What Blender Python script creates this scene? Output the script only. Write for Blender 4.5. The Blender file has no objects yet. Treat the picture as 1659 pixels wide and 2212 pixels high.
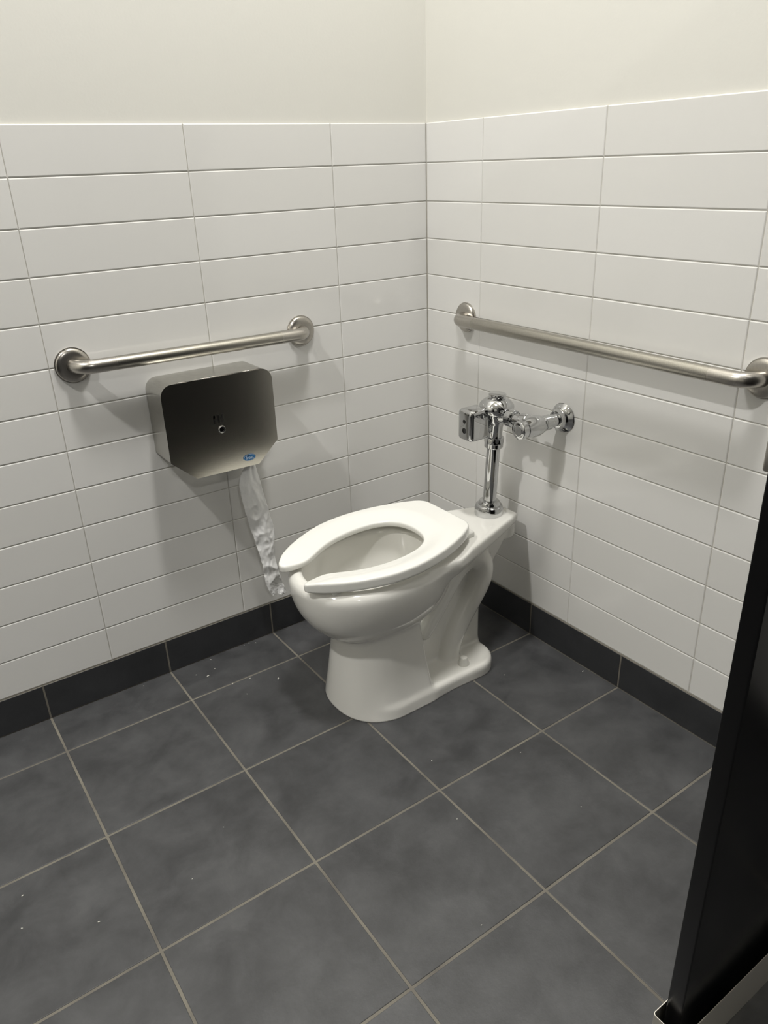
import bpy, bmesh, math, random
import numpy as np
from mathutils import Vector, Matrix, noise

random.seed(7)
S = bpy.context.scene
COL = S.collection
R = math.radians

# ------------------------------------------------------------------ helpers
def tag(o, label=None, cat=None, group=None, kind=None):
    if label: o['label'] = label
    if cat: o['category'] = cat
    if group: o['group'] = group
    if kind: o['kind'] = kind
    return o

def empty(name, loc):
    o = bpy.data.objects.new(name, None)
    o.location = loc
    o.empty_display_size = 0.05
    COL.objects.link(o)
    return o

def link(name, me, mats, parent=None, smooth=True, world=True):
    o = bpy.data.objects.new(name, me)
    COL.objects.link(o)
    for m in (mats if isinstance(mats, (list, tuple)) else [mats]):
        me.materials.append(m)
    if parent is not None:
        o.parent = parent
        if world:
            o.matrix_parent_inverse = Matrix.Translation(parent_world(parent)).inverted()
    if smooth:
        for p in me.polygons: p.use_smooth = True
    return o

def parent_world(p):
    v = Vector(p.location)
    # parents are only ever translated; a part that is itself a parent sits at the origin
    while p.parent is not None:
        p = p.parent
        if p.type != 'EMPTY': v += Vector(p.location)
    return v

def bm_obj(name, bm, mats, parent=None, smooth=True, sharp=None):
    me = bpy.data.meshes.new(name)
    bmesh.ops.recalc_face_normals(bm, faces=bm.faces[:])
    bm.to_mesh(me); bm.free()
    o = link(name, me, mats, parent, smooth)
    if sharp is not None and smooth:
        set_sharp(me, sharp)
    return o

def set_sharp(me, deg):
    bm = bmesh.new(); bm.from_mesh(me)
    lim = R(deg)
    for e in bm.edges:
        e.smooth = not (len(e.link_faces) == 2 and e.calc_face_angle(0) > lim)
    bm.to_mesh(me); bm.free()

def box(bm, x0, x1, y0, y1, z0, z1, bev=0, seg=2, mat=0):
    r = bmesh.ops.create_cube(bm, size=1.0)
    vs = r['verts']
    for v in vs:
        v.co = Vector((x0 + (v.co.x + .5) * (x1 - x0), y0 + (v.co.y + .5) * (y1 - y0), z0 + (v.co.z + .5) * (z1 - z0)))
    fs = list({f for v in vs for f in v.link_faces})
    for f in fs: f.material_index = mat
    if bev > 0:
        es = list({e for v in vs for e in v.link_edges})
        bmesh.ops.bevel(bm, geom=es, offset=bev, segments=seg, affect='EDGES', profile=0.5)

def frame(axis):
    a = Vector(axis).normalized()
    h = Vector((0, 0, 1)) if abs(a.z) < .9 else Vector((1, 0, 0))
    u = h.cross(a).normalized()
    return a, u, a.cross(u)

def lathe(bm, origin, axis, prof, n=64, polys=None):
    """prof: (distance along axis, radius); polys: {index: sides} rings shaped as a polygon"""
    a, u, w = frame(axis)
    o = Vector(origin)
    rings = []
    for i, (t, r) in enumerate(prof):
        if r < 1e-6:
            rings.append([bm.verts.new(o + a * t)]); continue
        ring = []
        for k in range(n):
            th = 2 * math.pi * k / n
            rr = r
            if polys and i in polys:
                s = polys[i]; ph = (th % (2 * math.pi / s)) - math.pi / s
                rr = r * math.cos(math.pi / s) / math.cos(ph)
            ring.append(bm.verts.new(o + a * t + (u * math.cos(th) + w * math.sin(th)) * rr))
        rings.append(ring)
    for A, B in zip(rings, rings[1:]):
        if len(A) == 1 and len(B) == 1: continue
        for k in range(n):
            j = (k + 1) % n
            if len(A) == 1: bm.faces.new((A[0], B[k], B[j]))
            elif len(B) == 1: bm.faces.new((A[k], B[0], A[j]))
            else: bm.faces.new((A[k], B[k], B[j], A[j]))

def sweep(bm, pts, r, n=28, caps=True):
    pts = [Vector(p) for p in pts]
    rs = r if isinstance(r, (list, tuple)) else [r] * len(pts)
    t0 = (pts[1] - pts[0]).normalized()
    _, u, w = frame(t0)
    prev = t0; rings = []
    for i, p in enumerate(pts):
        if i == 0: t = t0
        elif i == len(pts) - 1: t = (pts[-1] - pts[-2]).normalized()
        else: t = ((pts[i + 1] - p).normalized() + (p - pts[i - 1]).normalized()).normalized()
        q = prev.rotation_difference(t)
        u = q @ u; w = q @ w; prev = t
        rings.append([bm.verts.new(p + (u * math.cos(2 * math.pi * k / n) + w * math.sin(2 * math.pi * k / n)) * rs[i]) for k in range(n)])
    for A, B in zip(rings, rings[1:]):
        for k in range(n):
            j = (k + 1) % n
            bm.faces.new((A[k], A[j], B[j], B[k]))
    if caps:
        bm.faces.new(rings[0]); bm.faces.new(rings[-1])

# ------------------------------------------------------------------ materials
def newmat(name):
    m = bpy.data.materials.new(name); m.use_nodes = True
    nt = m.node_tree
    return m, nt, nt.nodes['Principled BSDF']

def add(nt, typ, **kw):
    n = nt.nodes.new(typ)
    for k, v in kw.items(): setattr(n, k, v)
    return n

def simple(name, col, rough, metal=0, coat=0, spec=.5, coat_rough=.05):
    m, nt, b = newmat(name)
    b.inputs['Base Color'].default_value = (*col, 1)
    b.inputs['Roughness'].default_value = rough
    b.inputs['Metallic'].default_value = metal
    b.inputs['Coat Weight'].default_value = coat
    b.inputs['Coat Roughness'].default_value = coat_rough
    b.inputs['Specular IOR Level'].default_value = spec
    return m, nt, b

def noise_bump(nt, b, scale, strength, dist=.001, detail=3, vec=None, key='Normal'):
    tc = add(nt, 'ShaderNodeNewGeometry')
    n = add(nt, 'ShaderNodeTexNoise'); n.inputs['Scale'].default_value = scale; n.inputs['Detail'].default_value = detail
    nt.links.new(tc.outputs['Position'], n.inputs['Vector'])
    bp = add(nt, 'ShaderNodeBump'); bp.inputs['Strength'].default_value = strength; bp.inputs['Distance'].default_value = dist
    nt.links.new(n.outputs['Fac'], bp.inputs['Height'])
    nt.links.new(bp.outputs['Normal'], b.inputs[key])
    return n, bp

def ramp_color(nt, src, stops, target):
    r = add(nt, 'ShaderNodeValToRGB')
    els = r.color_ramp.elements
    while len(els) < len(stops): els.new(.5)
    for e, (p, c) in zip(els, stops): e.position = p; e.color = (*c, 1)
    nt.links.new(src, r.inputs['Fac']); nt.links.new(r.outputs['Color'], target)
    return r

# painted plaster
M_paint, nt, b = simple('wall_paint', (.70, .69, .64), .55)
noise_bump(nt, b, 160, .25, .0006, 4)
M_refl_dark, nt, b = simple('dark_reflection_wall', (.05, .05, .052), .6)  # unseen back wall, darkened so the chrome picks up black reflections
M_ceil, nt, b = simple('ceiling_paint', (.82, .81, .78), .8)
# glazed white tile with a light per-tile change
M_tile, nt, b = simple('white_glazed_tile', (.70, .70, .685), .13, coat=.2, coat_rough=.05)
at = add(nt, 'ShaderNodeAttribute', attribute_name='tint')
ramp_color(nt, at.outputs['Fac'], [(0, (.725, .717, .690)), (1, (.755, .748, .725))], b.inputs['Base Color'])
noise_bump(nt, b, 7, .10, .003, 2)
M_wgrout, nt, b = simple('wall_grout', (.52, .50, .45), .9)
M_fgrout, nt, b = simple('floor_grout', (.20, .185, .155), .9)
tc = add(nt, 'ShaderNodeNewGeometry'); n = add(nt, 'ShaderNodeTexNoise'); n.inputs['Scale'].default_value = 9; n.inputs['Detail'].default_value = 6
nt.links.new(tc.outputs['Position'], n.inputs['Vector'])
ramp_color(nt, n.outputs['Fac'], [(.3, (.115, .105, .09)), (.7, (.20, .185, .15))], b.inputs['Base Color'])
noise_bump(nt, b, 500, .5, .0008)

def slate(name, dark, light, rough):
    m, nt, b = newmat(name)
    g = add(nt, 'ShaderNodeNewGeometry')
    at = add(nt, 'ShaderNodeAttribute', attribute_name='tint')
    off = add(nt, 'ShaderNodeVectorMath', operation='SCALE'); off.inputs['Scale'].default_value = 40
    cmb = add(nt, 'ShaderNodeCombineXYZ'); nt.links.new(at.outputs['Fac'], cmb.inputs['X']); nt.links.new(at.outputs['Fac'], cmb.inputs['Z'])
    nt.links.new(cmb.outputs[0], off.inputs[0])
    ad = add(nt, 'ShaderNodeVectorMath', operation='ADD')
    nt.links.new(g.outputs['Position'], ad.inputs[0]); nt.links.new(off.outputs[0], ad.inputs[1])
    n1 = add(nt, 'ShaderNodeTexNoise'); n1.inputs['Scale'].default_value = 8; n1.inputs['Detail'].default_value = 10; n1.inputs['Roughness'].default_value = .66; n1.inputs['Distortion'].default_value = .25
    nt.links.new(ad.outputs[0], n1.inputs['Vector'])
    ramp_color(nt, n1.outputs['Fac'], [(.34, dark), (.70, light)], b.inputs['Base Color'])
    n2 = add(nt, 'ShaderNodeTexNoise'); n2.inputs['Scale'].default_value = 70; n2.inputs['Detail'].default_value = 8; n2.inputs['Roughness'].default_value = .7
    nt.links.new(ad.outputs[0], n2.inputs['Vector'])
    bp = add(nt, 'ShaderNodeBump'); bp.inputs['Strength'].default_value = .35; bp.inputs['Distance'].default_value = .0012
    nt.links.new(n2.outputs['Fac'], bp.inputs['Height']); nt.links.new(bp.outputs['Normal'], b.inputs['Normal'])
    mr = add(nt, 'ShaderNodeMapRange'); mr.inputs['To Min'].default_value = rough - .08; mr.inputs['To Max'].default_value = rough + .1
    nt.links.new(n1.outputs['Fac'], mr.inputs['Value']); nt.links.new(mr.outputs[0], b.inputs['Roughness'])
    return m
M_slate = slate('slate_tile', (.037, .0375, .039), (.076, .0765, .079), .42)
M_base_shaded = slate('slate_base_shaded', (.020, .021, .023), (.034, .035, .038), .55)  # same slate made darker: the upright skirting's shade is in the colour

M_ceramic, nt, b = simple('vitreous_china', (.74, .73, .685), .10, coat=.5, coat_rough=.04)
M_seat, nt, b = simple('white_seat_plastic', (.80, .795, .75), .14, coat=.3)
M_water, nt, b = simple('water', (.75, .80, .80), .02); b.inputs['Transmission Weight'].default_value = .9; b.inputs['IOR'].default_value = 1.33
M_chrome, nt, b = simple('polished_chrome', (.60, .605, .61), .04, 1)
M_black, nt, b = simple('black_lens', (.004, .004, .004), .12)
M_panel, nt, b = simple('black_partition', (.0035, .0035, .0038), .22, spec=.25)
M_dark, nt, b = simple('dark_inside', (.03, .03, .03), .8)
M_shoe, nt, b = simple('brushed_shoe_steel', (.74, .71, .64), .50, 1)

def brushed(name, col, rough, aniso, rot, stretch, strength=.06, pepper=0):
    m, nt, b = newmat(name)
    b.inputs['Metallic'].default_value = 1
    g = add(nt, 'ShaderNodeNewGeometry')
    mp = add(nt, 'ShaderNodeMapping'); mp.inputs['Scale'].default_value = stretch
    nt.links.new(g.outputs['Position'], mp.inputs['Vector'])
    n = add(nt, 'ShaderNodeTexNoise'); n.inputs['Scale'].default_value = 1; n.inputs['Detail'].default_value = 4
    nt.links.new(mp.outputs[0], n.inputs['Vector'])
    lo = tuple(c * (1 - strength * 1.6) for c in col); hi = tuple(min(1, c * (1 + strength)) for c in col)
    ramp_color(nt, n.outputs['Fac'], [(.3, lo), (.7, hi)], b.inputs['Base Color'])
    b.inputs['Roughness'].default_value = rough
    b.inputs['Anisotropic'].default_value = aniso
    b.inputs['Anisotropic Rotation'].default_value = rot
    bp = add(nt, 'ShaderNodeBump'); bp.inputs['Strength'].default_value = (.03 if 'disp' in name else .12) + pepper; bp.inputs['Distance'].default_value = .0003
    nt.links.new(n.outputs['Fac'], bp.inputs['Height']); nt.links.new(bp.outputs['Normal'], b.inputs['Normal'])
    return m
M_steel = brushed('satin_steel', (.50, .475, .435), .28, 0, 0, (700, 700, 90))
M_grip = brushed('peened_steel', (.48, .46, .41), .25, 0, 0, (900, 900, 900), .20, .45)
M_disp = brushed('brushed_dispenser_steel', (.64, .615, .55), .18, 0, 0, (30, 900, 900), .05)
M_case = brushed('dispenser_case_steel', (.50, .49, .455), .27, 0, 0, (60, 60, 900), .06)

M_paper, nt, b = simple('tissue_paper', (.93, .93, .92), .95)
noise_bump(nt, b, 260, .5, .0008, 5)
b.inputs['Subsurface Weight'].default_value = 0
M_blue, nt, b = simple('blue_sticker', (.012, .12, .30), .35)
M_navy, nt, b = simple('dark_sticker_top', (.008, .02, .05), .4)
M_stwhite, nt, b = simple('pale_lettering', (.62, .72, .80), .5)
M_cap, nt, b = simple('bolt_cap_plastic', (.72, .71, .66), .3)
M_speck, nt, b = simple('white_crumbs', (.7, .68, .62), .9)

# ------------------------------------------------------------------ the setting
X0, Y0, ZC = -4.2, -5.4, 3.70
HB, RP, ROWS = .1092, .103716, 13
ZT = HB + RP * ROWS
TP, G = .4085, .0013

def tile_quad(bm, lay, o, ux, uy, nrm, w, h, d, bev, mat, skin=0):
    """one pillow-edged tile, corner o, spans w*ux by h*uy, face d above the grout"""
    o, ux, uy, nrm = Vector(o), Vector(ux), Vector(uy), Vector(nrm)
    t = random.random()
    tl = [random.uniform(-1, 1) * skin for _ in range(2)]
    def P(a, b_, c):
        tilt = (a / w - .5) * tl[0] + (b_ / h - .5) * tl[1] if c > 0 else 0
        return bm.verts.new(o + ux * a + uy * b_ + nrm * (c + tilt))
    L = []
    for ins, dep in ((0, -.0005), (0, d - bev * .9), (bev * .35, d - bev * .3), (bev, d)):
        L.append([P(ins, ins, dep), P(w - ins, ins, dep), P(w - ins, h - ins, dep), P(ins, h - ins, dep)])
    fs = []
    for A, B in zip(L, L[1:]):
        for k in range(4):
            j = (k + 1) % 4; fs.append(bm.faces.new((A[k], A[j], B[j], B[k])))
    fs.append(bm.faces.new(L[-1]))
    for f in fs:
        f.material_index = mat
        f.smooth = False
        f[lay] = t

def wall_tiles(bm, lay, ux, nrm, first, length, o0):
    cuts = [0.0, first]
    while cuts[-1] + TP < length: cuts.append(cuts[-1] + TP)
    cuts.append(length)
    for r in range(ROWS):
        z = HB + r * RP
        for a, c in zip(cuts, cuts[1:]):
            if c - a < .02: continue
            o = Vector(o0) + Vector(ux) * (a + G / 2) + Vector((0, 0, z + G / 2))
            tile_quad(bm, lay, o, ux, (0, 0, 1), nrm, c - a - G, RP - G, .0022, .0024, 1, .0003)

def make_wall(name, ux, nrm, first, length):
    bm = bmesh.new(); lay = bm.faces.layers.float.new('tint')
    ux, nrm = Vector(ux), Vector(nrm)
    # grout bed
    def quad(a0, a1, z0, z1, dep, mat):
        vs = [bm.verts.new(ux * a0 + Vector((0, 0, z0)) + nrm * dep), bm.verts.new(ux * a1 + Vector((0, 0, z0)) + nrm * dep),
              bm.verts.new(ux * a1 + Vector((0, 0, z1)) + nrm * dep), bm.verts.new(ux * a0 + Vector((0, 0, z1)) + nrm * dep)]
        f = bm.faces.new(vs); f.material_index = mat; f[lay] = .5
    quad(-.012, length, 0, ZT - .001, -.0022, 2)
    quad(-.012, length, ZT - .001, ZC, -.007, 0)
    # top edge of the tile layer
    vs = [bm.verts.new(ux * a + Vector((0, 0, ZT - .001)) + nrm * dd) for a, dd in ((-.012, -.0022), (length, -.0022), (length, -.007), (-.012, -.007))]
    f = bm.faces.new(vs); f.material_index = 2
    # plaster body behind
    quad(-.012, length, 0, ZC, -.10, 0)
    wall_tiles(bm, lay, ux, nrm, first, length, nrm * -.0022)
    o = bm_obj(name, bm, [M_paint, M_tile, M_wgrout], smooth=False)
    tag(o, kind='structure')
    return o

make_wall('wall_left', (-1, 0, 0), (0, -1, 0), .3196, -X0)
make_wall('wall_right', (0, -1, 0), (-1, 0, 0), .24185, -Y0)
for nm, (x0, x1, y0, y1) in {'wall_back': (X0, 0, Y0 - .1, Y0), 'wall_far': (X0 - .1, X0, Y0, 0)}.items():
    bm = bmesh.new(); box(bm, x0, x1, y0, y1, 0, ZC); tag(bm_obj(nm, bm, M_refl_dark if nm == 'wall_back' else M_paint, smooth=False), kind='structure')
bm = bmesh.new(); box(bm, X0, .1, Y0, .1, ZC, ZC + .1); tag(bm_obj('ceiling', bm, M_ceil, smooth=False), kind='structure')

# floor
FP, XA, Y1, FG = .34190, -1.32549, -.166707, .0058
bm = bmesh.new(); lay = bm.faces.layers.float.new('tint')
f = bm.faces.new([bm.verts.new(p) for p in ((X0, Y0, -.0012), (.02, Y0, -.0012), (.02, .02, -.0012), (X0, .02, -.0012))]); f.material_index = 1
box(bm, X0, .1, Y0, .1, -.1, -.0025, mat=1)
xs = [XA + FP * k for k in range(-5, 4)]; xs = [X0] + xs + [0.0]
ys = [0.0] + [Y1 - FP * k for k in range(0, 12)] + [Y0]
for a, c in zip(xs, xs[1:]):
    for e, d in zip(ys, ys[1:]):
        xa, xb = a + FG / 2, min(c - FG / 2, -.004 if c == 0 else 9)
        ya, yb = d + FG / 2, min(e - FG / 2, -.003 if e == 0 else 9)
        if xb - xa < .02 or yb - ya < .02: continue
        tile_quad(bm, lay, (xa, ya, -.0012), (1, 0, 0), (0, 1, 0), (0, 0, 1), xb - xa, yb - ya, .0012, .0011, 0)
tag(bm_obj('floor', bm, [M_slate, M_fgrout], smooth=False), kind='structure')

# tiled skirting
def baseboard(name, ux, nrm, cuts, top=HB - .0015):
    bm = bmesh.new(); lay = bm.faces.layers.float.new('tint')
    ux, nrm = Vector(ux), Vector(nrm)
    L = cuts[-1]
    def V(a, dd, z): return bm.verts.new(ux * a + nrm * dd + Vector((0, 0, z)))
    vs = [V(0, .0022, 0), V(L, .0022, 0), V(L, .0022, top - .001), V(0, .0022, top - .001)]
    f = bm.faces.new(vs); f.material_index = 1
    f = bm.faces.new([vs[3], vs[2], V(L, -.002, top - .001), V(0, -.002, top - .001)]); f.material_index = 1
    for a, c in zip(cuts, cuts[1:]):
        tile_quad(bm, lay, ux * (a + .0025) + nrm * .0022 + Vector((0, 0, .002)), ux, (0, 0, 1), nrm, c - a - .005, top - .003, .0012, .0010, 0)
    tag(bm_obj(name, bm, [M_base_shaded, M_fgrout], smooth=False), kind='structure')
baseboard('baseboard_left', (-1, 0, 0), (0, -1, 0), [0] + [-x for x in reversed(xs[1:-1])] + [-X0])
baseboard('baseboard_right', (0, -1, 0), (-1, 0, 0), [0] + [-y for y in ys[1:-1]] + [-Y0])

# ------------------------------------------------------------------ surface nets on a signed distance grid
def surface_nets(fn, lo, hi, h):
    xs_, ys_, zs_ = [np.arange(lo[i], hi[i] + h, h) for i in range(3)]
    Xg, Yg, Zg = np.meshgrid(xs_, ys_, zs_, indexing='ij')
    D = fn(Xg, Yg, Zg)
    inside = D < 0
    nx, ny, nz = D.shape
    c = np.zeros((nx - 1, ny - 1, nz - 1, 3)); w = np.zeros((nx - 1, ny - 1, nz - 1))
    corner = lambda A, i, j, k: A[i:nx - 1 + i, j:ny - 1 + j, k:nz - 1 + k]
    cs = [(i, j, k) for i in (0, 1) for j in (0, 1) for k in (0, 1)]
    for a in cs:
        for ax in range(3):
            if a[ax] == 1: continue
            b_ = list(a); b_[ax] = 1
            A, B = corner(D, *a), corner(D, *b_)
            m = (A < 0) != (B < 0)
            t = np.where(m, A / np.where(m, A - B, 1), 0)
            for q in range(3):
                c[..., q] += np.where(m, a[q] + (t if q == ax else 0), 0)
            w += m
    act = w > 0
    idx = -np.ones(act.shape, int); idx[act] = np.arange(act.sum())
    ijk = np.argwhere(act)
    V = (ijk + c[act] / w[act][:, None]) * h + np.array([xs_[0], ys_[0], zs_[0]])
    F = []
    for ax in range(3):
        sl0 = [slice(None)] * 3; sl1 = [slice(None)] * 3
        sl0[ax] = slice(0, -1); sl1[ax] = slice(1, None)
        A, B = inside[tuple(sl0)], inside[tuple(sl1)]
        e = np.argwhere(A != B)
        o1, o2 = [(1, 2), (2, 0), (0, 1)][ax]
        ok = (e[:, o1] > 0) & (e[:, o2] > 0) & (e[:, o1] < D.shape[o1] - 1) & (e[:, o2] < D.shape[o2] - 1)
        e = e[ok]
        flip = A[tuple(e.T)]
        def cell(d1, d2):
            q = e.copy(); q[:, o1] -= d1; q[:, o2] -= d2
            return idx[tuple(q.T)]
        quad = np.stack([cell(1, 1), cell(0, 1), cell(0, 0), cell(1, 0)], 1)
        quad[~flip] = quad[~flip][:, ::-1]
        F.append(quad)
    F = np.concatenate(F)
    F = F[(F >= 0).all(1)]
    me = bpy.data.meshes.new('net')
    me.from_pydata(V.tolist(), [], F.tolist())
    return me

def smooth_mesh(me, it, fac=.5):
    bm = bmesh.new(); bm.from_mesh(me)
    for _ in range(it):
        bmesh.ops.smooth_vert(bm, verts=bm.verts, factor=fac, use_axis_x=True, use_axis_y=True, use_axis_z=True)
    bm.to_mesh(me); bm.free()

def smin(a, b_, k):
    hh = np.clip(.5 + .5 * (b_ - a) / k, 0, 1)
    return b_ * (1 - hh) + a * hh - k * hh * (1 - hh)
def smax(a, b_, k): return -smin(-a, -b_, k)
def capsule(U, V, Z, p, q, r0, r1=None):
    r1 = r0 if r1 is None else r1
    p, q = np.array(p), np.array(q); d = q - p
    t = np.clip(((U - p[0]) * d[0] + (V - p[1]) * d[1] + (Z - p[2]) * d[2]) / (d @ d), 0, 1)
    return np.sqrt((U - p[0] - t * d[0]) ** 2 + (V - p[1] - t * d[1]) ** 2 + (Z - p[2] - t * d[2]) ** 2) - (r0 + (r1 - r0) * t)
def superell(U, V, Z, c, s, p, k):
    q = (np.abs((U - c[0]) / s[0]) ** p + np.abs((V - c[1]) / s[1]) ** p + (np.abs((Z - c[2]) / s[2]) ** p if s[2] else 0) + 1e-9) ** (1 / p)
    return (q - 1) * k

# ------------------------------------------------------------------ toilet
TY = -.428            # its centre line, parallel to the x axis
RIM = .411
DECK = .417
def bowl_sdf(X, Y, Z):
    U, V = -X, Y - TY
    AV = np.abs(V)
    # round bowl
    du = U - .535
    a_ = np.where(du > 0, .220, .235)
    q = (np.abs(du / a_) ** 2.35 + np.abs(AV / .172) ** 2.35 + np.abs(np.minimum(Z - .385, 0) / .187) ** 2.2 + 1e-9) ** (1 / 2.3)
    bulge = smax((q - 1) * .165, Z - RIM, .030)
    # front column
    t = np.clip(Z / .26, 0, 1)
    AC = np.abs(V + .013)
    hw = .145 - .030 * t - .006 * np.sin(np.pi * t)
    n0 = .543 - .010 * t
    ln = .137 - .026 * t
    fu = np.maximum(U - n0, 0) / ln
    qc = (fu ** 2.25 + (AC / hw) ** 2.25 + 1e-9) ** (1 / 2.3)
    side = np.where(U > n0, (qc - 1) * .14, AC - hw)
    back = (.432 + .030 * t) - U
    column = smax(smax(side, back, .022), Z - .30, .004)
    # centre web
    webw = .050 + .015 * np.clip((Z - .30) / .1, 0, 1)
    web = smax(smax(AV - webw, .178 - .02 * np.clip((Z - .15) / .2, 0, 1) - U, .03), U - .52, .01)
    web = smax(web, Z - .40, .01)
    # foot
    fu2 = np.maximum(np.abs(U - .41) - (.222 - .08), 0); fv2 = np.maximum(AV - (.156 - .08), 0)
    foot2 = np.sqrt(fu2 ** 2 + fv2 ** 2) - .08 + np.minimum(np.maximum(np.abs(U - .41) - .142, AV - .076), 0)
    foot2 = foot2 + .004 * np.exp(-((U - .36) / .06) ** 2)
    foot = smax(foot2, Z - .040, .018)
    # trapway limbs on both flanks
    path = [(.318, .03), (.306, .09), (.275, .150), (.238, .205), (.210, .250), (.198, .290), (.208, .326), (.240, .338), (.278, .318), (.315, .270), (.355, .215), (.405, .155)]
    rr = [.031, .031, .032, .034, .036, .037, .036, .030, .025, .021, .020, .020]
    va = .061
    pr = [(p[0], p[1], r) for p, r in zip(path, rr)]
    fine = []
    for i in range(len(pr) - 1):
        P = [np.array(pr[max(i - 1, 0)]), np.array(pr[i]), np.array(pr[i + 1]), np.array(pr[min(i + 2, len(pr) - 1)])]
        for q_ in (0, .34, .67):
            fine.append(.5 * (2 * P[1] + (P[2] - P[0]) * q_ + (2 * P[0] - 5 * P[1] + 4 * P[2] - P[3]) * q_ ** 2 + (3 * P[1] - P[0] - 3 * P[2] + P[3]) * q_ ** 3))
    fine.append(np.array(pr[-1]))
    tube = np.full(U.shape, 9.0)
    for p, q_ in zip(fine, fine[1:]):
        tube = np.minimum(tube, capsule(U, AV, Z, (p[0], va, p[1]), (q_[0], va, q_[1]), p[2], q_[2]))
    # deck behind the bowl
    dh = np.minimum(.047 + np.clip(U - .040, 0, 1) * .350, .155)
    under = np.clip((Z - .385) / .03, -3, 0)
    deck = smax(AV - dh - under * .016, .040 - U, .009)
    deck = smax(deck, Z - DECK, .010)
    deck = smax(deck, (.392 - .135 * np.clip(U - .06, 0, .4)) - Z, .008)
    # the plateau steps down to the rim where the seat begins
    deck = smax(deck, np.where(U > .30, np.clip((U - .30) / .03, 0, 1) * (DECK - RIM) + Z - DECK, -1), .006)
    deck = smax(deck, U - .46, .01)
    gus = smax(AV - (.054 + np.clip(Z - .30, 0, 1) * .9 * np.clip((U - .1) / .25, 0, 1)), .140 - .75 * np.clip(Z - .285, 0, .075) - U, .02)
    gus = smax(smax(gus, Z - .39, .01), .27 - Z, .02); gus = smax(gus, U - .42, .01)
    horn = smax(np.sqrt((U - .078) ** 2 + (V + .006) ** 2) - .046, smax(Z - .40, .343 - Z, .008), .008)
    d = smin(web, tube, .007)
    d = smin(d, foot, .012)
    d = smin(d, column, .010)
    d = smin(d, gus, .012)
    d = smin(d, bulge, .007)
    d = smin(d, deck, .016)
    d = smin(d, horn, .006)
    # hollow
    du = U - .535
    qi = (np.abs(du / .184) ** 2.2 + np.abs(AV / .139) ** 2.2 + np.abs(np.minimum(Z - .39, 0) / .175) ** 2.6 + 1e-9) ** (1 / 2.3)
    cav = (qi - 1) * .13
    cav = smin(cav, capsule(U, V, Z, (.47, 0, .235), (.43, 0, .20), .052), .03)
    d = smax(d, -cav, .012)
    return d

toilet = empty('toilet', (-.42, TY, 0))
tag(toilet, 'white floor-mounted ceramic toilet with open-front seat on dark tiles', 'toilet')
me = surface_nets(bowl_sdf, (-.80, TY - .20, -.022), (-.03, TY + .20, .44), .0040)
smooth_mesh(me, 3, .5)
bm = bmesh.new(); bm.from_mesh(me)
cut = bmesh.ops.bisect_plane(bm, geom=bm.verts[:] + bm.edges[:] + bm.faces[:], plane_co=(0, 0, .0006), plane_no=(0, 0, -1), clear_outer=True)
bmesh.ops.edgeloop_fill(bm, edges=[e for e in cut['geom_cut'] if isinstance(e, bmesh.types.BMEdge)])
bm.to_mesh(me); bm.free()
bowl = link('bowl', me, M_ceramic, toilet)
# water in the sump
bm = bmesh.new(); lathe(bm, (-.452, TY, .212), (0, 0, 1), [(0, 0), (0, .052), (.001, .053), (.0015, 0)], 48)
bm_obj('water', bm, M_water, toilet)

# seat
def seat_outline():
    hw = [(.264, .070), (.265, .084), (.269, .097), (.280, .1125), (.31, .131), (.345, .147), (.38, .160), (.42, .172), (.47, .1815), (.52, .185), (.575, .180), (.62, .166), (.68, .139), (.727, .108), (.752, .083), (.765, .067)]
    inn = [(.760, .052), (.735, .046), (.71, .043), (.69, .045), (.665, .058), (.63, .078), (.60, .091), (.56, .101), (.51, .106), (.46, .101), (.43, .091), (.405, .074), (.39, .052), (.383, .026), (.381, 0)]
    half = hw + inn
    return half + [(u, -v) for u, v in reversed(half[:-1])]
def poly_sdf(U, V, P):
    P = np.array(P); d = np.full(U.shape, 1e9); s = np.ones(U.shape)
    for i in range(len(P)):
        a = P[i]; b_ = P[i - 1]
        ex, ey = b_[0] - a[0], b_[1] - a[1]
        wx, wy = U - a[0], V - a[1]
        t = np.clip((wx * ex + wy * ey) / (ex * ex + ey * ey + 1e-12), 0, 1)
        d = np.minimum(d, (wx - ex * t) ** 2 + (wy - ey * t) ** 2)
        c1, c2, c3 = V >= a[1], V < b_[1], ex * wy > ey * wx
        s = np.where((c1 & c2 & c3) | (~c1 & ~c2 & ~c3), -s, s)
    return s * np.sqrt(d)
def smooth_poly(P, it=2):
    for _ in range(it):
        Q = []
        for i in range(len(P)):
            a, b_ = np.array(P[i]), np.array(P[(i + 1) % len(P)])
            Q += [tuple(a * .75 + b_ * .25), tuple(a * .25 + b_ * .75)]
        P = Q
    return P
SEATP = smooth_poly(seat_outline(), 1)
INNP = smooth_poly([(.80, .03), (.70, .045), (.665, .058), (.63, .078), (.56, .101), (.51, .106), (.46, .101), (.43, .091), (.405, .074), (.39, .052), (.381, 0),
                    (.39, -.052), (.405, -.074), (.43, -.091), (.46, -.101), (.51, -.106), (.56, -.101), (.63, -.078), (.665, -.058), (.70, -.045), (.80, -.03)], 1)
SEAT_Z = 0.0
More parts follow.
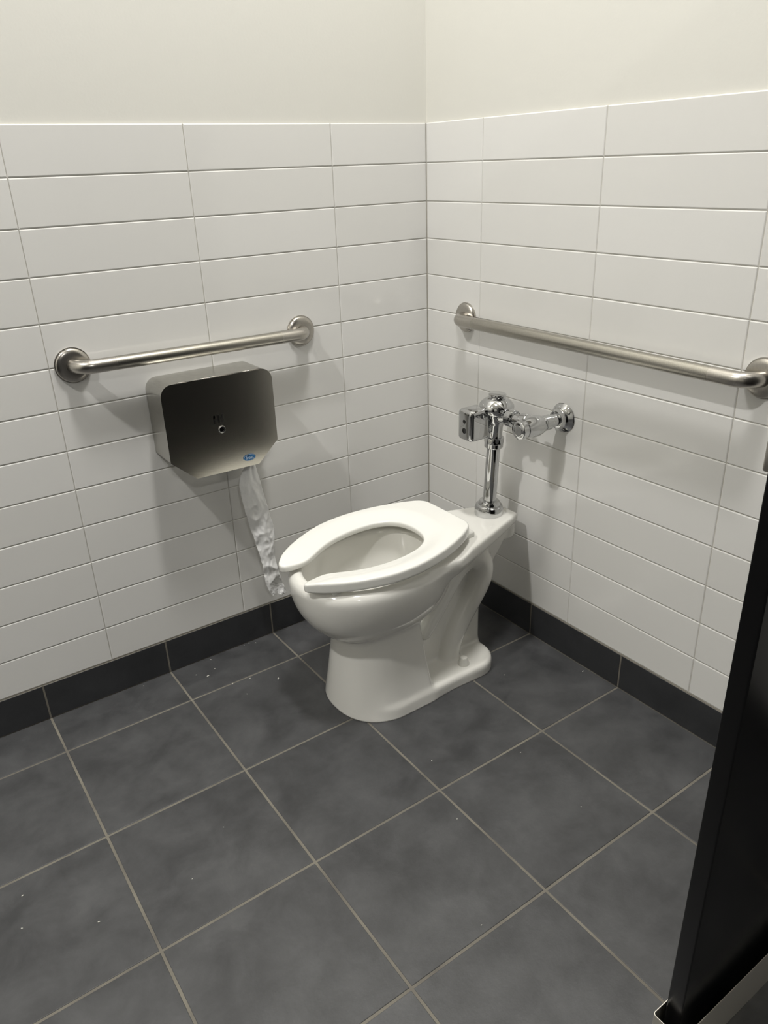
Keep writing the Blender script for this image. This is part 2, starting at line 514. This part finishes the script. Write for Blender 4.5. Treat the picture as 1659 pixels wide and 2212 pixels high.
def seat_sdf(X, Y, Z):
    U2, V2 = -X[:, :, 0], Y[:, :, 0] - SY
    d2 = poly_sdf(U2, V2, SEATP)
    di = poly_sdf(U2, V2, INNP)
    dish = np.clip(1 - di / .060, 0, 1); dish = dish * dish * (3 - 2 * dish)
    top = .0292 - .0120 * dish
    d2 = d2[:, :, None] * np.ones(X.shape); top = top[:, :, None]
    zl = Z - SEAT_Z
    r = .0052
    a1 = d2 + r; up = zl - top + r
    e = np.sqrt(np.maximum(a1, 0) ** 2 + np.maximum(up, 0) ** 2) + np.minimum(np.maximum(a1, up), 0) - r
    r2 = .003
    a2 = d2 + r2; dn = -zl + r2
    e2 = np.sqrt(np.maximum(a2, 0) ** 2 + np.maximum(dn, 0) ** 2) + np.minimum(np.maximum(a2, dn), 0) - r2
    return np.maximum(e, e2)
SY = -.420
me = surface_nets(seat_sdf, (-.778, SY - .20, SEAT_Z - .004), (-.248, SY + .20, SEAT_Z + .034), .0022)
smooth_mesh(me, 4, .5)
piv = Vector((-.765, SY, 0))
me.transform(Matrix.Translation(piv + Vector((0, 0, .4160))) @ Matrix.Rotation(R(-2.7), 4, 'Y') @ Matrix.Translation(-piv))
seat = link('seat', me, M_seat, toilet)
# hinge posts behind the seat and bumpers below it
for s in (-1, 1):
    bm = bmesh.new()
    box(bm, -.285, -.243, SY + s * .078 - .016, SY + s * .078 + .016, DECK - .003, DECK + .0165, .006, 4)
    bm_obj('hinge', bm, M_seat, toilet)
for (u, v) in ((.70, .105), (.70, -.105)):
    bm = bmesh.new(); box(bm, -u - .012, -u + .012, SY + v - .006, SY + v + .006, RIM - .004, .4225, .002, 2)
    bm_obj('bumper', bm, M_seat, toilet)
for s in (-1, 1):
    bm = bmesh.new()
    lathe(bm, (-.306, TY + s * .117, .038), (0, 0, 1), [(0, 0), (0, .0165), (.003, .0168), (.008, .0155), (.016, .0125), (.022, .0115), (.0245, .009), (.025, 0)], 48, {4: 8, 5: 8})
    c = bm_obj('bolt_cap', bm, M_cap, toilet, sharp=50)

# ------------------------------------------------------------------ flush valve
valve = empty('flush_valve', (-.104, -.424, .418))
tag(valve, 'polished chrome sensor flush valve standing on the toilet deck, piped to the tiled wall', 'flush valve')
VO = Vector((-.112, -.423, .4162)); LEAN = Vector((.007, -.016, .36)).normalized()
def at_z(z): return VO + LEAN * ((z - VO.z) / LEAN.z)
def vl(name, prof, polys=None, n=72, sharp=35):
    bm = bmesh.new(); lathe(bm, VO, LEAN, [(t - VO.z, r) for t, r in prof], n, polys)
    return bm_obj(name, bm, M_chrome, valve, sharp=sharp)
vl('spud_nut', [(.4165, 0), (.4165, .0405), (.419, .0415), (.438, .0408), (.445, .0385), (.448, .0335), (.4485, .0315), (.455, .0310), (.459, .0280), (.461, .0200), (.461, 0)])
vl('flush_tube', [(.452, 0), (.452, .0190), (.646, .0190), (.646, 0)])
vl('coupling_nut', [(.624, 0), (.624, .0245), (.626, .0262), (.637, .0264), (.639, .0250), (.6395, .0275), (.652, .0275), (.654, .0262), (.655, .0210), (.655, 0)], {5: 8, 6: 8})
vl('valve_body', [(.650, 0), (.650, .0215), (.688, .0215), (.694, .0235), (.700, .0265), (.708, .0290), (.718, .0300), (.728, .0310), (.734, .0330), (.735, 0)])
vl('valve_dome', [(.727, 0), (.727, .0420), (.728, .0455), (.731, .0475), (.744, .0480), (.750, .0462), (.757, .0405), (.763, .0330), (.7665, .0265), (.7675, .0235), (.7675, 0)])
vl('top_cap', [(.766, 0), (.766, .0225), (.768, .0232), (.774, .0232), (.7755, .0245), (.7775, .0240), (.779, .0200), (.7797, 0)], {2: 8, 3: 8})
# outlet to the angle stop
ZS = .722
vb = at_z(ZS)
bm = bmesh.new()
lathe(bm, (vb.x, vb.y - .015, ZS), (0, -1, 0), [(0, 0), (0, .0225), (.012, .0215), (.022, .0175), (.026, .0150), (.034, .0150), (.035, .0225), (.037, .0240), (.055, .0240), (.057, .0225), (.058, .0165), (.082, .0160), (.083, .0225), (.0855, .0235), (.102, .0235), (.104, .0220), (.108, .0200), (.135, .0200), (.135, 0)], 64)
bm_obj('tailpiece', bm, M_chrome, valve, sharp=35)
YS = -.584
bm = bmesh.new()
lathe(bm, (-.1675, YS, ZS), (1, 0, 0), [(0, 0), (0, .0130), (.0012, .0140), (.0000, .0150), (.0008, .0215), (.003, .0240), (.018, .0245), (.0185, .0228), (.0215, .0228), (.022, .0250), (.030, .0262), (.045, .0285), (.062, .0285), (.078, .0250), (.086, .0215), (.0865, .0195), (.091, .0195), (.0915, .0205), (.112, .0205), (.1125, .0172), (.15, .0172), (.15, 0)], 72)
bm_obj('stop_valve', bm, M_chrome, valve, sharp=35)
bm = bmesh.new(); lathe(bm, (-.04, YS, ZS + .001), (1, 0, 0), [(0, 0), (0, .0160), (.042, .0160), (.042, 0)], 48)
bm_obj('supply_pipe', bm, M_chrome, valve, sharp=35)
bm = bmesh.new()
lathe(bm, (0, YS, ZS + .001), (-1, 0, 0), [(.0003, 0), (.0003, .0390), (.003, .0400), (.006, .0375), (.010, .0310), (.014, .0265), (.019, .0240), (.030, .0230), (.031, .0200), (.031, 0)], 72)
bm_obj('wall_flange', bm, M_chrome, valve, sharp=50)
# sensor box
bm = bmesh.new(); box(bm, -.207, -.137, -.4500, -.3900, .659, .747, .0125, 6)
sb = bm_obj('sensor_box', bm, M_chrome, valve, sharp=60)
bm = bmesh.new(); lathe(bm, (-.140, -.425, .700), (1, 0, 0), [(0, 0), (0, .023), (.006, .021), (.010, .019), (.035, .018), (.035, 0)], 48)
bm_obj('sensor_collar', bm, M_chrome, valve, sharp=35)
for z, r in ((.715, .0048), (.689, .0072)):
    bm = bmesh.new()
    lathe(bm, (-.2068, -.4205, z), (-1, 0, 0), [(-.004, 0), (-.004, r + .0007), (.0006, r + .0007), (.0008, r), (.0003, r * .9), (.0004, 0)], 40)
    bm_obj('sensor_lens', bm, M_black, sb, sharp=40)

# ------------------------------------------------------------------ grab bars
def grab_bar(name, A, B, nrm, off, label):
    """A, B: wall points; nrm: away from the wall"""
    A, B, nrm = Vector(A), Vector(B), Vector(nrm)
    d = (B - A).normalized()
    root = empty(name, A)
    tag(root, label, 'grab bar', 'steel grab bars on the tiled walls')
    rad, rb = .042, .0166
    def elbow(P, dr):
        pts = [P + nrm * .003]
        c = P + nrm * (off - rad) + dr * rad
        for k in range(0, 13):
            th = math.pi / 2 * k / 12
            pts.append(c - dr * rad * math.cos(th) + nrm * rad * math.sin(th))
        return pts
    e1, e2 = elbow(A, d), elbow(B, -d)
    cut1 = A + nrm * off + d * (rad + .048); cut2 = B + nrm * off - d * (rad + .048)
    for e, c in ((e1, cut1), (e2, cut2)):
        bm = bmesh.new(); sweep(bm, e + [c], rb, 40)
        bm_obj('elbow', bm, M_steel, root, sharp=40)
    bm = bmesh.new(); sweep(bm, [cut1, cut2], rb + .0001, 40)
    o = bm_obj('grip', bm, M_grip, root, sharp=40); o['label'] = 'peened non-slip steel grip'
    for P in (A, B):
        bm = bmesh.new()
        lathe(bm, P, nrm, [(.0003, 0), (.0003, .0425), (.0030, .0430), (.0045, .0425), (.0048, .0405), (.0075, .0398), (.0100, .0375), (.0118, .030), (.0125, .020), (.0125, .0168), (.0110, .0162), (.0110, 0)], 80)
        bm_obj('flange', bm, M_steel, root, sharp=50)
    return root
grab_bar('grab_bar', (-1.083, 0, .940), (-.457, 0, .934), (0, -1, 0), .050, 'steel grab bar on the left wall above the paper dispenser')
grab_bar('grab_bar', (0, -.186, .936), (0, -1.112, .933), (-1, 0, 0), .050, 'longer steel grab bar on the right wall above the flush valve')

# ------------------------------------------------------------------ paper dispenser
DX0, DX1, DZ0, DZ1, DD = -.9185, -.6185, .6225, .8780, .112
def outline(ins=0.0, r=.030, n=8):
    x0, x1, z0, z1 = DX0 + ins, DX1 - ins, DZ0 + ins, DZ1 - ins
    k = ins * .42
    P = [(x0, .679 + k), (-.856 + k, z0), (-.679 - k, z0), (x1, .679 + k)]
    rr = r - ins
    for i in range(n + 1):
        th = math.pi / 2 * i / n
        P.append((x1 - rr + rr * math.cos(th), z1 - rr + rr * math.sin(th)))
    for i in range(n + 1):
        th = math.pi / 2 * (1 + i / n)
        P.append((x0 + rr + rr * math.cos(th), z1 - rr + rr * math.sin(th)))
    return P
def prism_shell(bm, out, inn, y0, y1):
    A = [[bm.verts.new((x, y, z)) for x, z in P] for P in (out, inn) for y in (y0, y1)]
    n = len(out)
    for k in range(n):
        j = (k + 1) % n
        bm.faces.new((A[0][k], A[0][j], A[1][j], A[1][k])); bm.faces.new((A[2][k], A[2][j], A[3][j], A[3][k]))
        bm.faces.new((A[0][k], A[0][j], A[2][j], A[2][k])); bm.faces.new((A[1][k], A[1][j], A[3][j], A[3][k]))
AJAR = lambda x: (x - DX0) * .024
disp = empty('paper_dispenser', (-.7685, 0, .6225))
tag(disp, 'brushed steel jumbo toilet paper dispenser with lock and blue oval sticker on the left wall', 'paper dispenser')
bm = bmesh.new(); prism_shell(bm, outline(0), outline(.0015), -.0006, -(DD - .0035))
# folded floor of the case is open in the middle for the paper
bm_obj('case', bm, M_case, disp, sharp=25)
bm = bmesh.new()
A = [bm.verts.new((x, -.0008, z)) for x, z in outline(.001)]; bm.faces.new(A)
bm_obj('back_plate', bm, M_dark, disp, smooth=False)

def slot(cx, z0, z1, w=.0052):
    P = []
    for i in range(9):
        th = math.pi * i / 8; P.append((cx + w / 2 * math.cos(th), z1 - w / 2 + w / 2 * math.sin(th)))
    for i in range(9):
        th = math.pi + math.pi * i / 8; P.append((cx + w / 2 * math.cos(th), z0 + w / 2 + w / 2 * math.sin(th)))
    return P
def plate(name, outer, holes, y, thick, mat, parent):
    cu = bpy.data.curves.new(name, 'CURVE'); cu.dimensions = '2D'; cu.fill_mode = 'BOTH'; cu.extrude = thick / 2
    for P in [outer] + holes:
        sp = cu.splines.new('POLY'); sp.points.add(len(P) - 1)
        for q, (x, z) in zip(sp.points, P): q.co = (x, z, 0, 1)
        sp.use_cyclic_u = True
    tmp = bpy.data.objects.new('tmp', cu); COL.objects.link(tmp)
    bpy.context.view_layer.update()
    me = bpy.data.meshes.new_from_object(tmp.evaluated_get(bpy.context.evaluated_depsgraph_get()))
    bpy.data.objects.remove(tmp)
    me.transform(Matrix.Translation((0, y, 0)) @ Matrix.Rotation(R(90), 4, 'X'))
    me.materials.clear()
    return link(name, me, mat, parent, smooth=False)
slots = [slot(cx, .7565, .7800) for cx in (-.7900, -.7785, -.7675)]
cover = plate('front_cover', outline(-.0008), slots, -(DD - .001), .0016, M_disp, disp)
for v in cover.data.vertices: v.co.y -= AJAR(v.co.x)      # the cover does not quite close on the right
# hinge leaves along the top edge
bm = bmesh.new()
for a, c in ((.015, .040), (.060, .165), (.190, .235)):
    sweep(bm, [(DX0 + .030 + q, -(DD - .001) - AJAR(DX0 + .030 + q), DZ1 + .0012) for q in (a, c)], .0016, 12)
bm_obj('hinge', bm, M_steel, disp)
# lock
LK = (-.7735, -DD - AJAR(-.7735), .7400)
bm = bmesh.new(); lathe(bm, LK, (0, -1, 0), [(-.002, 0), (-.002, .0105), (.0005, .0105), (.0035, .0095), (.0045, .0088), (.0040, .0080), (.0030, .0078), (.0030, 0)], 48)
lk = bm_obj('lock', bm, M_chrome, disp, sharp=40)
bm = bmesh.new(); lathe(bm, (LK[0], LK[1] - .0030, LK[2]), (0, -1, 0), [(0, 0), (0, .0062), (.0012, .0060), (.0014, .0045), (.0002, .0042), (.0002, .0028), (.0012, .0026), (.0012, 0)], 40)
bm_obj('keyhole', bm, M_black, lk, sharp=40)
# oval sticker with its lettering
SC = (-.7055, -(DD + .0002) - AJAR(-.7055) - .0004, .6465)
def ellipse(a, b_, cx=0, cz=0, n=56): return [(cx + a * math.cos(2 * math.pi * i / n), cz + b_ * math.sin(2 * math.pi * i / n)) for i in range(n)]
def flat_poly(name, P, y, mat, parent, z=0):
    bm = bmesh.new(); bm.faces.new([bm.verts.new((x, y, zz)) for x, zz in P])
    return bm_obj(name, bm, mat, parent, smooth=False)
stk = plate('oval_sticker', ellipse(.0180, .0094, SC[0], SC[2]), [], SC[1] - .0001, .0004, M_blue, disp)
stk['label'] = 'blue oval sticker with pale lettering'
plate('sticker_border', ellipse(.0169, .0083, SC[0], SC[2]), [ellipse(.0165, .0079, SC[0], SC[2])], SC[1] - .0004, .0002, M_stwhite, stk)
cap = [(x, z) for x, z in ellipse(.0150, .0072, SC[0], SC[2]) if z > SC[2] + .0022 and x < SC[0] + .006]
plate('sticker_top_area', cap, [], SC[1] - .0004, .0002, M_navy, stk)  # dark area along the sticker's top, above the lettering
fc = bpy.data.curves.new('sticker_lettering', 'FONT'); fc.body = 'frost'; fc.size = .0125; fc.align_x = 'CENTER'; fc.align_y = 'CENTER'; fc.extrude = .0001; fc.offset = -.00004
tmp = bpy.data.objects.new('tmp', fc); COL.objects.link(tmp); bpy.context.view_layer.update()
me = bpy.data.meshes.new_from_object(tmp.evaluated_get(bpy.context.evaluated_depsgraph_get())); bpy.data.objects.remove(tmp)
me.transform(Matrix.Translation((SC[0], SC[1] - .0006, SC[2] - .0006)) @ Matrix.Rotation(R(90), 4, 'X')); me.materials.clear()
link('sticker_lettering', me, M_stwhite, stk, smooth=False)

# ------------------------------------------------------------------ toilet paper
paper = empty('toilet_paper_roll', (-.7685, -.055, .655))
tag(paper, 'white toilet paper roll in the steel dispenser, a crumpled strip hanging down the wall', 'toilet paper')
bm = bmesh.new(); lathe(bm, (-.7685, -.012, .762), (0, -1, 0), [(0, .03), (0, .098), (.085, .098), (.085, .03), (0, .03)], 64)
bm_obj('roll', bm, M_paper, paper, sharp=40)
CAMP = Vector((-1.50501, -1.92183, 1.35687))
# left and right edge of the strip: (x, y, z)
LE = [(-0.6861, -0.0650, 0.6076), (-0.7054, -0.0640, 0.5962), (-0.7205, -0.0620, 0.5653), (-0.7211, -0.0600, 0.5323), (-0.7123, -0.0550, 0.4680), (-0.7018, -0.0520, 0.4193), (-0.6871, -0.0500, 0.3508), (-0.6743, -0.0480, 0.2785), (-0.6668, -0.0440, 0.2049), (-0.6500, -0.0420, 0.1600)]
RE = [(-0.6690, -0.0650, 0.6134), (-0.6680, -0.0640, 0.5988), (-0.6586, -0.0620, 0.5532), (-0.6519, -0.0600, 0.5177), (-0.6377, -0.0550, 0.4465), (-0.6251, -0.0520, 0.3829), (-0.6293, -0.0500, 0.3323), (-0.6264, -0.0480, 0.2622), (-0.6124, -0.0440, 0.1972), (-0.5995, -0.0420, 0.1510)]
def interp(L, t):
    f = t * (len(L) - 1); i = min(int(f), len(L) - 2); s = f - i
    p = [Vector(L[max(i - 1, 0)]), Vector(L[i]), Vector(L[i + 1]), Vector(L[min(i + 2, len(L) - 1)])]
    return .5 * ((2 * p[1]) + (p[2] - p[0]) * s + (2 * p[0] - 5 * p[1] + 4 * p[2] - p[3]) * s * s + (3 * p[1] - p[0] - 3 * p[2] + p[3]) * s ** 3)
bm = bmesh.new(); NA, NC = 190, 30; grid = []
for i in range(NA + 1):
    t = i / NA; a, c = interp(LE, t), interp(RE, t); row = []
    for k in range(NC + 1):
        s = k / NC
        p = a.lerp(c, s)
        amp = .25 + .75 * min(1, t * 2.5)
        q = Vector((p.x * 55 + 3, p.z * 34, 1.7))
        cr = abs(noise.noise(q * .55)) * .009 + abs(noise.noise(q * 1.15 + Vector((9, 2, 4)))) * .0035 + noise.noise(q * 3) * .0005
        fine = noise.noise(Vector((p.x * 300, p.z * 240, 5))) * .0010 * (1 if t > .80 else .15)
        p.y += (cr - .006) * amp - fine - .010 * math.sin(math.pi * s) * (1 - t * .6)
        if t < .3:
            # a lengthwise fold by the slot
            p.y += .012 * math.exp(-((s - .62) / .10) ** 2) * (1 - t / .3)
        e = noise.noise(Vector((t * 60, 3.3 if s < .5 else 8.1, 0))) * .0009
        if k in (0, NC): p.x += e
        if i > NA - 10:
            p.z += noise.noise(Vector((s * 9, 1, 1))) * .012 * (i - NA + 10) / 10
        row.append(bm.verts.new(p))
    grid.append(row)
for i in range(NA):
    for k in range(NC):
        bm.faces.new((grid[i][k], grid[i][k + 1], grid[i + 1][k + 1], grid[i + 1][k]))
o = bm_obj('hanging_strip', bm, M_paper, paper)
sm = o.modifiers.new('thick', 'SOLIDIFY'); sm.thickness = .0004; sm.offset = 0

# ------------------------------------------------------------------ black partition
part = empty('toilet_partition', (-.40, -1.533, 0))
tag(part, 'glossy black toilet partition panel in a low steel floor shoe at right', 'partition')
bm = bmesh.new(); box(bm, -.717, -.004, -1.546, -1.519, .012, 1.95, .0025, 3)
bm_obj('panel', bm, M_panel, part, sharp=30)
def rr_loop(x0, x1, y0, y1, r, n=6):
    P = []
    for cx, cy, a0 in ((x1 - r, y1 - r, 0), (x0 + r, y1 - r, 90), (x0 + r, y0 + r, 180), (x1 - r, y0 + r, 270)):
        for i in range(n + 1):
            th = R(a0 + 90 * i / n); P.append((cx + r * math.cos(th), cy + r * math.sin(th)))
    return P
bm = bmesh.new()
o_, i_ = rr_loop(-.733, -.0035, -1.5615, -1.5080, .006), rr_loop(-.7318, -.0047, -1.5603, -1.5092, .005)
A = [[bm.verts.new((x, y, z)) for x, y in P] for P in (o_, i_) for z in (.0006, .0960)]
n = len(o_)
for k in range(n):
    j = (k + 1) % n
    bm.faces.new((A[0][k], A[0][j], A[1][j], A[1][k])); bm.faces.new((A[2][k], A[2][j], A[3][j], A[3][k]))
    bm.faces.new((A[1][k], A[1][j], A[3][j], A[3][k])); bm.faces.new((A[0][k], A[0][j], A[2][j], A[2][k]))
o = bm_obj('floor_shoe', bm, M_shoe, part, sharp=30); o['label'] = 'brushed steel shoe'
bm = bmesh.new(); box(bm, -.7205, -.690, -1.5540, -1.5140, 1.034, 1.071, .003, 3)
o = bm_obj('latch_keeper', bm, M_steel, part, sharp=30); o['label'] = 'small grey steel latch keeper'
# unseen panel added beyond the stall opening to reflect black in the chrome
refl_panel = empty('toilet_partition', (-2.90, -1.533, 0))
tag(refl_panel, 'unseen black partition panel added for reflections beyond the stall opening', 'partition')
bm = bmesh.new(); box(bm, X0 + .004, -1.78, -1.546, -1.519, .012, 1.95, .0025, 3)
bm_obj('panel', bm, M_panel, refl_panel, sharp=30)

# crumbs on the floor
bm = bmesh.new()
for (x, y, s) in ((-0.903, -0.092, 0.0025), (-0.863, -0.021, 0.0018), (-0.872, -0.070, 0.0015), (-0.929, -0.065, 0.0012), (-0.744, -0.231, 0.0028), (-0.748, -0.012, 0.0014), (-0.731, -0.012, 0.0014), (-0.713, -0.023, 0.0014), (-0.848, -0.239, 0.0010), (-0.861, -0.171, 0.0018), (-0.809, -0.178, 0.0016), (-1.072, -0.020, 0.0010), (-1.515, -0.559, 0.0016), (-1.533, -0.638, 0.0013), (-1.404, -0.716, 0.0016), (-1.103, -0.644, 0.0010), (-1.214, -0.732, 0.0010), (-0.666, -0.943, 0.0010), (-0.416, -1.086, 0.0010), (-0.799, -1.174, 0.0010), (-0.023, -0.743, 0.0020), (-0.401, -0.875, 0.0014), (-0.416, -1.086, 0.0010), (-0.213, -0.617, 0.0010), (-0.596, -0.763, 0.0015)):
    r = bmesh.ops.create_icosphere(bm, subdivisions=1, radius=s)
    a = random.uniform(0, 3.1)
    for v in r['verts']:
        v.co = Vector((v.co.x * 1.9, v.co.y * .8, v.co.z * .5 + s * .5))
        v.co = Matrix.Rotation(a, 3, 'Z') @ v.co + Vector((x, y, .0002))
tag(bm_obj('floor_crumbs', bm, M_speck), 'tiny pale crumbs scattered on the dark floor tiles', 'crumbs', kind='stuff')

# ------------------------------------------------------------------ light
def lamp(name, loc, size, power, col=(1, .984, .955), size_y=None):
    l = bpy.data.lights.new(name, 'AREA'); l.shape = 'DISK'; l.size = size
    if size_y: l.shape = 'ELLIPSE'; l.size_y = size_y
    l.energy = power; l.color = col
    o = bpy.data.objects.new(name, l); o.location = loc; COL.objects.link(o)
    return o
lamp('downlight', (-.68, -.90, ZC - .01), .22, 34, size_y=.48)
lamp('downlight', (-2.75, -.88, ZC - .01), .17, 38)
lamp('downlight', (-2.2, -4.9, ZC - .01), .17, 24)
w = bpy.data.worlds.new('room_fill'); S.world = w; w.use_nodes = True
w.node_tree.nodes['Background'].inputs[0].default_value = (1, .98, .94, 1)
w.node_tree.nodes['Background'].inputs[1].default_value = 0.0

# ------------------------------------------------------------------ camera
yaw, pitch, roll, F = .971567072, -.428657119, -.0356576792, 1648.559
f_ = Vector((math.cos(pitch) * math.cos(yaw), math.cos(pitch) * math.sin(yaw), math.sin(pitch)))
r_ = f_.cross(Vector((0, 0, 1))).normalized(); u_ = r_.cross(f_)
c_, s_ = math.cos(roll), math.sin(roll)
rx, uy = r_ * c_ + u_ * s_, -r_ * s_ + u_ * c_
cam = bpy.data.cameras.new('camera'); co = bpy.data.objects.new('camera', cam); COL.objects.link(co)
M = Matrix((rx, uy, -f_)).transposed().to_4x4(); M.translation = CAMP
co.matrix_world = M
cam.sensor_fit = 'HORIZONTAL'; cam.sensor_width = 36; cam.lens = F / 1659 * 36
cam.clip_start = .02
S.camera = co

S.view_settings.view_transform = 'Standard'; S.view_settings.look = 'None'; S.view_settings.gamma = 1
S.view_settings.use_curve_mapping = False
S.view_settings.exposure = 0.77
S.cycles.use_denoising = True
S.cycles.max_bounces = 12; S.cycles.diffuse_bounces = 6; S.cycles.glossy_bounces = 8
S.cycles.sample_clamp_indirect = 4
S.cycles.caustics_reflective = True
